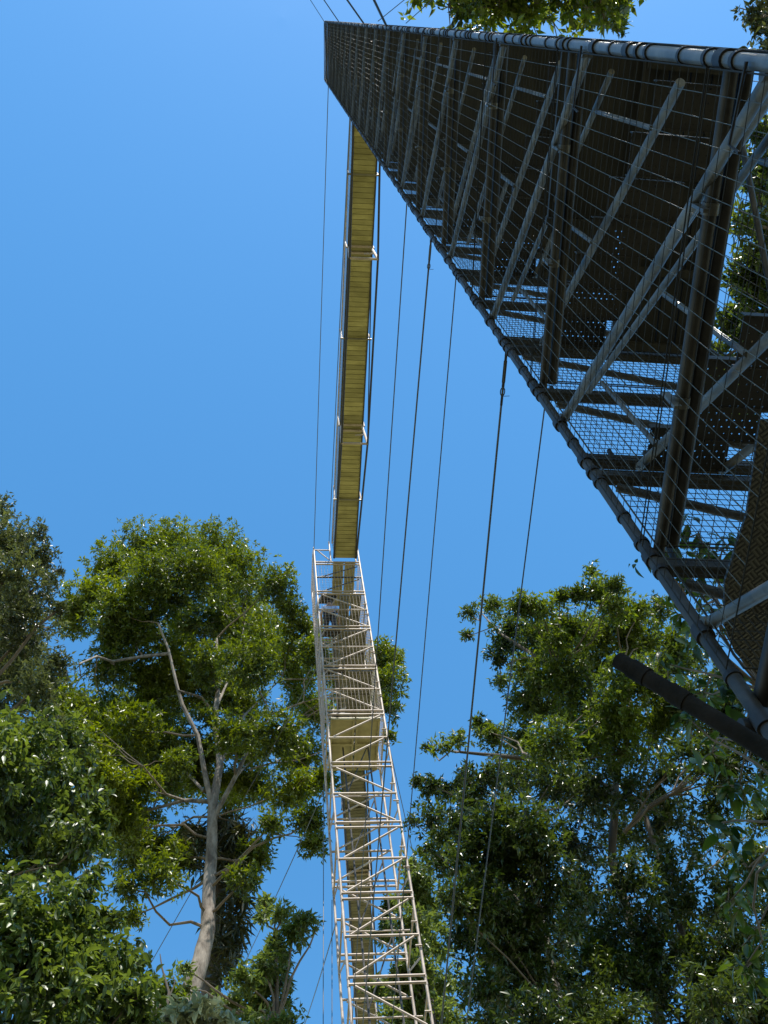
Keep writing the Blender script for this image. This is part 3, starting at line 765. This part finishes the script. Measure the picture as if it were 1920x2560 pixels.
def tree(name, label, cat, trunk, blobs, leafm, leaf, width=0.38, dens=3.0, droop=0.3, limbs=(), bark='bark_dark', group=None,
         seed=1, per=9, twig_r=0.012, spread=1.0, shell=0.2, limb_r=0.05, twigs=10, fine=False, gap=-0.55):
    rg = np.random.default_rng(seed)
    base = np.asarray(trunk[0][0])
    t = thing(name, label, cat, base, group)
    mb = MB()
    pts = [np.asarray(p) for p, r in trunk]; rs = [r for p, r in trunk]
    P, Rr = [], []
    for i in range(len(pts) - 1):
        for q in range(4):
            P.append(pts[i] + (pts[i + 1] - pts[i]) * q / 4 + rg.normal(size=3) * rs[i] * 0.08); Rr.append(rs[i] + (rs[i + 1] - rs[i]) * q / 4)
    P.append(pts[-1]); Rr.append(rs[-1])
    mb.path(P, Rr, 12); mb.build('trunk', M[bark], t, base)
    for lp in limbs:
        mb = MB(); mb.path([p for p, r in lp], [r for p, r in lp], 8); mb.build('limb', M[bark], t, base)
    if blobs:
        vs, q, tips = foliage(blobs, leaf, width, dens, droop, rg, per, spread, shell, fine=fine, gap=gap)
        cr = tri_object('crown', vs, q, M[leafm], t, base, fine)
        # anchors: every point of trunk/limbs
        anc = [(p, r) for p, r in zip(P, Rr)][len(P) // 3:]
        for lp in limbs: anc += list(lp)
        ap = np.array([p for p, r in anc]); 
        mb = MB()
        for c, tw, out in tips:
            i = int(np.argmin(np.linalg.norm(ap - c, axis=1) + 2.5 * np.maximum(0, ap[:, 2] - c[2] + 0.2)))
            r0 = min(anc[i][1] * 0.7, limb_r)
            mb.path(wiggle(ap[i], c, 5, 0.08 * np.linalg.norm(ap[i] - c), rg), [r0 * (1 - 0.12 * k) for k in range(6)], 6)
            for k in rg.choice(len(tw), min(twigs, len(tw)), replace=False):
                mb.path(wiggle(c, tw[k], 3, 0.1 * np.linalg.norm(tw[k] - c), rg), [r0 * 0.4, twig_r, twig_r * 0.8, twig_r * 0.5], 4)
        mb.build('branches', M['twig'], cr, (0, 0, 0))['kind'] = 'stuff'
        # branches are children of the crown: same origin as the crown
        b_ = cr.children[0]
        b_.data.transform(Matrix.Translation(tuple(-base)))
    return t
def blobs_px(lst, h, hj, rg, sx=1.0, ox=0, oy=0, mode='h', k=1.0):
    out = []
    for b in lst:
        x, y, r = b[:3]; hh = h + hj * (rg.random() * 2 - 1) + (b[3] if len(b) > 3 else 0)
        X = x / sx + ox; Y = y / sx + oy
        p = at_h(X, Y, hh) if mode == 'h' else at_d(X, Y, hh)
        out.append((p, k * r / sx / F * np.linalg.norm(p)))
    return out
def foot(p): return V(p[0], p[1], GROUND - 0.1)
rg0 = np.random.default_rng(5)

# -- the big crowned tree, left of the far tower (crop frame: scale 1.569, origin 0,1150)
big = [(560, 350, 95), (690, 330, 85), (850, 345, 90), (930, 420, 90), (1080, 490, 75), (440, 420, 85), (350, 520, 80), (620, 470, 110), (780, 450, 110), (930, 560, 100),
       (300, 620, 70), (450, 600, 90), (1190, 660, 70), (1050, 660, 90), (720, 650, 90), (850, 640, 100), (560, 640, 80), (430, 800, 80), (1150, 780, 90), (980, 800, 100),
       (690, 780, 90), (820, 800, 80), (1190, 930, 60), (230, 1050, 90), (400, 980, 70), (560, 960, 100), (320, 1160, 100), (450, 1110, 90), (620, 1060, 90), (700, 1180, 60),
       (960, 960, 80), (1080, 1080, 100), (960, 1130, 70), (1180, 1150, 80), (420, 1260, 70), (560, 1270, 60), (990, 1260, 80), (1130, 1300, 80), (1215, 1410, 60), (1230, 1500, 50),
       (470, 1430, 85), (560, 1540, 90), (640, 1620, 75), (500, 1680, 60), (525, 1790, 42), (690, 1560, 65), (1010, 1540, 60), (960, 1640, 60), (1080, 1420, 50), (200, 900, 60),
       (1250, 760, 80), (1260, 1000, 70), (1260, 1250, 60), (720, 960, 60), (800, 1010, 50), (640, 880, 70), (1500, 780, 70), (1520, 870, 62), (1500, 960, 62), (1450, 850, 60), (1530, 760, 45), (1380, 900, 80), (1520, 1080, 28), (1380, 1150, 70), (280, 960, 90), (340, 1070, 110), (260, 1170, 80), (520, 1060, 100), (600, 1180, 80), (760, 1130, 80, 2), (800, 1250, 65, 2), (700, 1280, 75, 2), (640, 1240, 80, 1.5), (900, 1320, 65, 2), (480, 1330, 70), (560, 1400, 70), (390, 1490, 50), (870, 900, 90), (1000, 740, 90), (900, 1080, 70), (390, 1340, 60), (700, 1500, 60), (520, 700, 80)]
Hb = 22.5
bt = lambda x, y, dh=0: at_h(x / 1.569, y / 1.569 + 1150, Hb + dh)
def chain(lst, r0, r1, dh=0):
    n = len(lst); out = []
    for i, (x, y) in enumerate(lst):
        out.append((bt(x, y, dh * i / max(1, n - 1)), 0.72 * r0 + 0.72 * (r1 - r0) * i / (n - 1)))
    return out
tb0 = bt(745, 2090)
trunk = [(foot(at_h(440, 2900, Hb)), 0.40)] + [(bt(735, 2130), 0.27), (bt(775, 2000), 0.235), (bt(815, 1840), 0.20), (bt(822, 1640), 0.18), (bt(836, 1350), 0.15), (bt(862, 1200), 0.12), (bt(845, 980), 0.095), (bt(860, 880), 0.07), (bt(850, 700), 0.05)]
limbs = [chain([(832, 1370), (800, 1210), (775, 1080), (715, 960), (695, 890), (660, 740), (620, 640)], 0.13, 0.05, -1.5),
         chain([(845, 1000), (790, 930), (700, 905)], 0.08, 0.05, -1),
         chain([(840, 1400), (925, 1240), (985, 1110), (1060, 1000), (1190, 950)], 0.12, 0.04, -1.5),
         chain([(925, 1240), (1040, 1130), (1130, 1060), (1190, 1000)], 0.08, 0.03, 1.5),
         chain([(980, 1215), (1060, 1190), (1170, 1178)], 0.06, 0.03, -1),
         chain([(828, 1340), (720, 1335), (600, 1370), (420, 1385)], 0.11, 0.04, 2),
         chain([(720, 1335), (650, 1310), (560, 1200)], 0.07, 0.03, -2),
         chain([(800, 1300), (700, 1190), (640, 1090)], 0.08, 0.03, 2.5),
         chain([(660, 760), (560, 770), (440, 790), (380, 770), (310, 800)], 0.09, 0.04, -1.5),
         chain([(640, 720), (585, 640), (545, 550), (500, 470)], 0.07, 0.03, -1),
         chain([(845, 980), (930, 780), (960, 640)], 0.07, 0.03, 1.5),
         chain([(850, 1400), (760, 1400), (690, 1440), (610, 1430)], 0.06, 0.03, 1),
         chain([(862, 1200), (960, 1000), (1100, 860), (1330, 860), (1480, 860)], 0.07, 0.03, 2.5)]
tree('rainforest_tree', 'tall tree with a broad domed olive crown and bare pale trunk', 'tree', trunk,
     blobs_px(big, Hb + 0.3, 2.6, rg0, 1.569, 0, 1150, k=1.14), 'leaf_big', 0.18, 0.34, 2.4, 0.35, limbs, 'bark', gap=-1.0, seed=21, per=9, limb_r=0.05, twig_r=0.012, twigs=6)
# -- trunk behind it, hung with dark ferns
tr2 = [(foot(at_h(515, 2900, Hb + 1.2)), 0.42), (at_h(524, 2495, Hb + 1.2), 0.27), (at_h(536, 2330, Hb + 1.2), 0.25), (at_h(548, 2180, Hb + 1.2), 0.2), (at_h(556, 2050, Hb + 1.0), 0.14)]
tree('rainforest_tree', 'darker straight trunk standing just behind the pale trunk, hung with ferns', 'tree', tr2, [], 'fern', 0.5, bark='bark_dark', seed=22)
ferns = [(760, 1450, 45), (745, 1540, 55), (790, 1500, 50), (930, 1470, 90), (880, 1420, 50), (900, 1590, 90), (980, 1540, 60), (920, 1740, 70), (905, 1830, 62), (900, 1930, 45), (870, 2000, 40), (920, 1690, 50), (880, 1900, 40)]
def fern(label, lst, seed):
    rg = np.random.default_rng(seed); bl = blobs_px(lst, Hb + 0.9, 0.5, rg, 1.569, 0, 1150)
    t = thing('hanging_fern', label, 'fern', bl[0][0], 'ferns growing on the fern hung trunk')
    vs, q, _ = foliage(bl, 0.5, 0.13, 2.0, 0.7, rg, 14, 1.0, 0.1, gap=-2)
    tri_object('fronds', vs, q, M['fern'], t, bl[0][0])
fern('dark strappy fern clump left of the pale trunk below its fork', ferns[:3], 31)
fern('wide dark fern clump right of the pale trunk below its fork', ferns[3:7], 32)
fern('lower dark fern clump on the trunk beneath the wide one', ferns[7:], 33)

# -- left edge: tall dim tree above, fresh green tree below
def simple_trunk(px, py, h, r0, top, r1):
    a = at_h(px, py, h); f_ = foot(a); b_ = top
    return [(f_, r0), ((f_ + b_) / 2 + V(0.1, 0.1, 0), (r0 + r1) / 2), (np.asarray(b_), r1)]
dim = [(5, 1275, 38), (-30, 1340, 80), (45, 1350, 55), (95, 1330, 30), (105, 1400, 42), (10, 1450, 85), (75, 1480, 62), (130, 1450, 22), (150, 1430, 14), (-20, 1580, 110), (70, 1590, 75), (125, 1570, 38), (140, 1660, 40),
       (20, 1700, 95), (95, 1720, 60), (-60, 1480, 90), (150, 1520, 22), (-40, 1780, 110), (110, 1800, 50)]
bl = blobs_px(dim, 9.5, 1.2, rg0)
tree('rainforest_tree', 'dim grey green tree with small leaves at the upper left edge', 'tree', simple_trunk(-60, 1700, 10.3, 0.14, at_h(0, 1400, 10), 0.03), bl, 'leaf_left', 0.078, 0.36, 1.6, 0.35, seed=41, twig_r=0.006, limb_r=0.04)
bush = [(50, 1870, 105), (150, 1850, 70), (20, 2010, 120), (140, 1990, 95), (215, 1990, 55), (250, 2030, 25), (60, 2150, 125), (180, 2120, 85), (235, 2170, 38), (220, 2090, 50), (-40, 1930, 110)]
bl = blobs_px(bush, 8.8, 1.2, rg0)
tree('rainforest_tree', 'fresh green leafy tree halfway down the left edge, under the dim grey green one', 'tree', simple_trunk(-40, 2100, 9.8, 0.10, at_h(0, 1880, 9.6), 0.04), bl, 'leaf_bush', 0.092, 0.40, 1.7, 0.35, fine=True, seed=42, twig_r=0.005, limb_r=0.016)
bush2 = [(40, 2300, 125), (160, 2280, 100), (240, 2290, 45), (290, 2300, 26), (60, 2440, 140), (190, 2400, 110), (270, 2400, 70), (330, 2410, 38), (100, 2560, 150), (240, 2530, 110), (330, 2500, 60), (350, 2580, 60), (-30, 2380, 120)]
bl = blobs_px(bush2, 8.0, 1.2, rg0)
tree('understorey_tree', 'bright broad leaved bush filling the lower left corner', 'tree', simple_trunk(40, 2560, 9.0, 0.08, at_h(40, 2330, 8.8), 0.03), bl, 'leaf_bush', 0.088, 0.42, 1.6, 0.4, fine=True, seed=43, twig_r=0.005, limb_r=0.016)

# -- right hand trees (crop frame: scale 1.755, origin 980,1300)
right = [(345, 410, 42), (330, 500, 30), (440, 380, 58), (560, 370, 60), (650, 390, 75), (740, 340, 55), (880, 220, 34), (890, 310, 70), (980, 290, 55), (980, 380, 80), (1080, 390, 70), (1160, 400, 70), (520, 480, 90), (640, 520, 100), (780, 480, 110), (900, 500, 110),
         (1020, 520, 100), (1120, 540, 100), (460, 610, 55), (590, 650, 95), (740, 640, 120), (880, 660, 120), (1020, 700, 110), (470, 710, 42), (560, 790, 80), (680, 820, 110), (820, 820, 120), (980, 850, 120), (380, 890, 42), (290, 960, 45), (200, 1010, 45), (150, 1000, 24),
         (440, 940, 70), (560, 970, 100), (700, 980, 120), (860, 1000, 120), (1020, 1020, 120), (1150, 900, 110), (1140, 680, 90), (1240, 520, 70), (1230, 640, 90), (1240, 780, 100)]
bl = blobs_px(right, 11.0, 1.5, rg0, 1.755, 980, 1300)
rt = [(foot(at_h(1530, 2600, 12.6)), 0.13), (at_h(1530, 2150, 12.6), 0.07), (at_h(1540, 1950, 12.4), 0.055), (at_h(1470, 1700, 11.6), 0.04), (at_h(1440, 1560, 11), 0.025)]
rl = [[(at_h(1540, 1950, 12.3), 0.04), (at_h(1580, 1800, 11.5), 0.05), (at_h(1560, 1650, 11.5), 0.03)],
      [(at_h(1500, 1800, 12), 0.04), (at_h(1400, 1680, 10.6), 0.04), (at_h(1260, 1590, 10.4), 0.025)],
      [(at_h(1530, 1990, 12.4), 0.04), (at_h(1350, 1900, 10.5), 0.04), (at_h(1150, 1880, 10), 0.02)]]
tree('rainforest_tree', 'glossy leaved tree whose ragged top rises above the right half', 'tree', rt, bl, 'leaf_right', 0.09, 0.34, 2.1, 0.35, rl, gap=-0.85, seed=51, twig_r=0.005, limb_r=0.016)
low = [(110, 1140, 36), (160, 1170, 60), (250, 1180, 60), (320, 1130, 60), (400, 1120, 90), (540, 1130, 120), (700, 1150, 130), (860, 1180, 110), (80, 1310, 26), (170, 1310, 75), (300, 1330, 110), (450, 1330, 130), (620, 1350, 130), (150, 1440, 50), (230, 1480, 90), (350, 1500, 120),
       (470, 1530, 130), (650, 1560, 140), (290, 1660, 90), (420, 1700, 130), (560, 1720, 140), (330, 1830, 90), (450, 1900, 130), (620, 1880, 140), (400, 2040, 110), (560, 2060, 140), (450, 2190, 120), (640, 2200, 140)]
bl = blobs_px(low, 9.8, 1.3, rg0, 1.755, 980, 1300)
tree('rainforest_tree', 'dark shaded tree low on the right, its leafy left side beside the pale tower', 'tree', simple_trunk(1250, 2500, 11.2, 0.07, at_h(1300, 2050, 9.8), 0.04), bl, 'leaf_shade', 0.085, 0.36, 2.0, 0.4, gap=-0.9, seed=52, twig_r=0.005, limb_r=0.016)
low2 = [(1320, 600, 70), (1400, 680, 90), (1330, 800, 100), (1480, 780, 90), (1600, 800, 90), (1320, 920, 100), (1460, 920, 110), (1620, 920, 100), (1280, 1040, 100), (1420, 1060, 110), (1560, 1060, 110), (1680, 1100, 100), (800, 1400, 120), (1000, 1380, 120), (880, 1220, 110), (1050, 1200, 110), (1200, 1150, 110), (840, 1600, 130), (1030, 1580, 130), (1200, 1330, 120), (1230, 1520, 120), (1400, 1420, 110), (1400, 1250, 100), (1250, 1720, 130), (1450, 1650, 130), (1600, 1500, 120), (1650, 1300, 110),
        (780, 1800, 140), (960, 1800, 140), (1120, 1830, 140), (1300, 1920, 140), (1500, 1880, 140), (1640, 1720, 120), (800, 2020, 140), (980, 2020, 140), (1180, 2060, 140), (1400, 2100, 140), (1600, 2050, 140), (820, 2200, 140), (1000, 2220, 140), (1300, 2230, 140), (1600, 2230, 140)]
bl = blobs_px(low2, 12.0, 1.6, rg0, 1.755, 980, 1300)
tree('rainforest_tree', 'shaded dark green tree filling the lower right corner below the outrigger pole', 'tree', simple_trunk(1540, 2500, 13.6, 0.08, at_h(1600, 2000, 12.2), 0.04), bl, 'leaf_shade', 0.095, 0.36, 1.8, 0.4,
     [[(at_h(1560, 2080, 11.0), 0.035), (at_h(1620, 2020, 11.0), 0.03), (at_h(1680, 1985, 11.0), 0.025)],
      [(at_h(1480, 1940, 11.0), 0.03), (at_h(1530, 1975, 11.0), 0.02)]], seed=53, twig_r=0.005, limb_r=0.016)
near = [(1745, 1335, 45), (1690, 1385, 35), (1805, 1375, 50), (1640, 1395, 20), (1830, 1450, 40), (1700, 1540, 45), (1770, 1610, 55), (1670, 1660, 40), (1760, 1730, 50), (1830, 1700, 45), (1715, 1790, 35), (1780, 1880, 45), (1850, 1960, 55), (1800, 2060, 45), (1870, 2170, 55), (1820, 2260, 35), (1890, 2320, 50), (1860, 2420, 40), (1890, 1850, 45), (1700, 1450, 40), (1750, 1480, 40)]
bl = blobs_px(near, 7.4, 0.8, rg0, mode='d')
tree('sapling', 'sapling with large drooping glossy leaves close behind the dark tower mesh', 'tree', simple_trunk(1900, 2300, 4.6, 0.06, at_d(1790, 1500, 7.6), 0.015), bl, 'leaf_near', 0.125, 0.40, 0.75, 0.7, fine=True, seed=54, per=5, twig_r=0.005, limb_r=0.012, twigs=5, shell=0.3)
# -- seen through the mesh at the right edge, and overhead
mr = [(1900, 330, 36), (1880, 420, 50), (1920, 480, 60), (1870, 560, 50), (1910, 620, 60), (1860, 700, 50), (1910, 760, 60), (1830, 790, 45), (1860, 850, 60), (1800, 900, 45), (1930, 860, 60), (1780, 980, 50), (1860, 960, 60), (1960, 600, 70), (1970, 420, 60)]
bl = blobs_px(mr, 17.0, 1.0, rg0, mode='d')
tree('rainforest_tree', 'leafy tree seen through the mesh at the right edge, beside the tower stairs', 'tree', simple_trunk(2150, 700, 8.5, 0.2, at_d(1960, 600, 17), 0.05), bl, 'leaf_bush', 0.17, 0.36, 2.3, 0.35, seed=55, twig_r=0.007)
top = [(1035, 5, 32), (1070, 20, 36), (1120, 10, 60), (1180, 20, 60), (1250, 20, 65), (1320, 30, 60), (1380, 45, 45), (1420, 10, 60), (1460, 50, 40), (1500, 20, 50), (1560, 15, 50), (1600, 45, 32), (1550, 60, 26), (1630, 5, 24),
       (1100, -80, 90), (1250, -90, 110), (1400, -90, 110), (1550, -80, 90), (1300, -210, 120), (1480, -220, 120)]
bl = blobs_px(top, 24.0, 1.2, rg0, mode='d') + [(V(*p), r_) for *p, r_ in ((9, -5.5, 23, 2.2), (11.5, -6, 24.5, 2.4), (13.5, -6.5, 22.5, 2.2), (10.5, -7, 28, 2.3), (13, -6, 28.5, 2.3), (8, -7, 27, 1.8), (3.4, -5.6, 17, 1.9), (4.4, -6, 21, 2.0), (3.6, -6.2, 25, 2.0), (2.6, -5.5, 13.5, 1.5), (4.2, -6.5, 29, 2.0), (2.2, -6.8, 20, 1.7), (15.5, -6, 26, 2.2), (12, -7.5, 21, 2.0), (15, -6.5, 30, 2.2))]  # listed clumps: unseen canopy added to shade the right trees and near tower
tp = at_d(1300, -420, 24)
tree('rainforest_tree', 'leafy branches overhead, hanging above the upper edge of the dark tower, with unseen shade clumps added behind', 'tree', [(V(7, -9, GROUND), 0.35), (V(6.2, -7.5, 10), 0.25), (tp, 0.12), (at_d(1350, -100, 24), 0.05), (at_d(1250, 15, 24), 0.03)], bl, 'leaf_top', 0.20, 0.42, 0.9, 0.35, seed=56, twig_r=0.012, limb_r=0.04)
tp2 = [(1905, 55, 34), (1880, 30, 24), (1925, 100, 34), (1950, 40, 60), (1850, 20, 12), (2000, 100, 90)]
bl = blobs_px(tp2, 20.0, 0.6, rg0, mode='d')
tree('rainforest_tree', 'sparse twig of small leaves in the upper right corner', 'tree', [(V(13, -6, GROUND), 0.25), (V(11.5, -2, 9), 0.15), (at_d(1980, 60, 20), 0.03)], bl, 'leaf_left', 0.13, 0.4, 1.6, 0.3, seed=57, twig_r=0.006)
# -- lower middle
sm = [(1040, 1735, 35), (1030, 1790, 32), (1110, 1780, 48), (1190, 1800, 50), (1240, 1840, 20), (1150, 1870, 50), (1080, 1880, 40), (1120, 1950, 40), (1040, 1980, 60), (1100, 2050, 50), (960, 2030, 60), (720, 1990, 36), (730, 2070, 30), (980, 2130, 80), (1090, 2150, 70), (1130, 2220, 60), (900, 2140, 60), (1010, 2230, 80)]
bl = blobs_px(sm, 20.0, 0.8, rg0, 1.569, 0, 1150)
tree('rainforest_tree', 'small loose crowned tree at the bottom between pale trunk and pale tower', 'tree', simple_trunk(690, 2560, 20, 0.16, at_h(690, 2330, 20), 0.04), bl, 'leaf_far', 0.17, 0.38, 2.4, 0.3, seed=61, twig_r=0.009)
pale = [(640, 2190, 50), (700, 2150, 45), (770, 2140, 45), (830, 2160, 45), (890, 2190, 40), (740, 2210, 60), (840, 2230, 60), (600, 2230, 50), (940, 2230, 36)]
bl = blobs_px(pale, 13.5, 0.4, rg0, 1.569, 0, 1150)
tree('understorey_tree', 'pale large leaved plant at the foot of the pale trunk, at the bottom edge', 'tree', simple_trunk(490, 2640, 13.5, 0.08, at_h(480, 2560, 13.5), 0.03), bl, 'leaf_pale', 0.17, 0.45, 2.6, 0.6, fine=True, seed=62, twig_r=0.006)
dk = [(600, 2060, 45), (650, 2080, 40), (560, 2080, 40), (630, 2130, 60), (690, 2100, 40), (560, 2160, 50)]
bl = blobs_px(dk, 16.0, 0.5, rg0, 1.569, 0, 1150)
tree('understorey_tree', 'dark bush between the lower left bush and the pale trunk', 'tree', simple_trunk(390, 2600, 16, 0.1, at_h(390, 2520, 16), 0.03), bl, 'leaf_right', 0.16, 0.4, 2.3, 0.4, seed=63, twig_r=0.007)
fr = [(1025, 2165, 28), (1050, 2200, 40), (1010, 2235, 34), (1070, 2260, 45), (1030, 2310, 50), (1080, 2360, 50), (1040, 2420, 50), (990, 2450, 40), (1090, 2470, 60), (1030, 2520, 55), (985, 2540, 40), (1110, 2560, 60), (960, 2330, 34), (975, 2260, 26), (950, 2480, 40)]
bl = blobs_px(fr, 24.0, 1.0, rg0)
tree('rainforest_tree', 'light green tree behind the right side of the pale tower base', 'tree', simple_trunk(1060, 2700, 24, 0.25, at_h(1050, 2300, 24), 0.05), bl, 'leaf_far', 0.18, 0.38, 2.6, 0.3, seed=64, twig_r=0.01)
# a bare twig poking up by the pale trunk
bt_ = at_h(415, 2530, 15); t = thing('bare_twig', 'leafless twig poking up left of the pale trunk at the bottom', 'twig', foot(bt_))
mb = MB(); mb.path([foot(bt_), bt_, at_h(422, 2480, 15), at_h(405, 2420, 15), at_h(400, 2385, 15)], [0.04, 0.03, 0.022, 0.015, 0.008], 6)
mb.path([at_h(424, 2490, 15), at_h(438, 2455, 15), at_h(432, 2440, 15)], [0.018, 0.012, 0.007], 6); mb.build('stem', M['bark_dark'], t, foot(bt_))

# ------------------------------------------------------------------ light
SUN_DIR = V(0.24, -0.80, 0.0); SUN_EL = math.radians(64)
sh = SUN_DIR[:2] / np.linalg.norm(SUN_DIR[:2]); sd = V(sh[0] * math.cos(SUN_EL), sh[1] * math.cos(SUN_EL), math.sin(SUN_EL))
sl = bpy.data.lights.new('sun', 'SUN'); sl.energy = 4.9; sl.angle = math.radians(0.5); sl.color = (1.0, 0.95, 0.86)
so = bpy.data.objects.new('sun', sl); COL.objects.link(so); so.location = (0, 0, 60)
so.rotation_euler = Vector(tuple(sd)).to_track_quat('Z', 'Y').to_euler()
w = bpy.data.worlds.new('World'); sc.world = w; w.use_nodes = True
nt = w.node_tree; bg = nt.nodes['Background']; sky = nt.nodes.new('ShaderNodeTexSky')
sky.sky_type = 'NISHITA'; sky.sun_disc = False; sky.sun_elevation = SUN_EL
sky.sun_rotation = math.atan2(sh[0], sh[1])
sky.altitude = 0; sky.air_density = 1.0; sky.dust_density = 0.2; sky.ozone_density = 3.0
hs = nt.nodes.new('ShaderNodeHueSaturation'); hs.inputs['Saturation'].default_value = 1.24; hs.inputs['Hue'].default_value = 0.489
nt.links.new(sky.outputs[0], hs.inputs['Color']); nt.links.new(hs.outputs[0], bg.inputs['Color']); bg.inputs['Strength'].default_value = 0.138
vs = sc.view_settings; sc.display_settings.display_device = 'sRGB'
vs.view_transform = 'Standard'; vs.look = 'None'; vs.exposure = 1.0; vs.gamma = 1.0
sc.cycles.max_bounces = 6; sc.cycles.transparent_max_bounces = 12
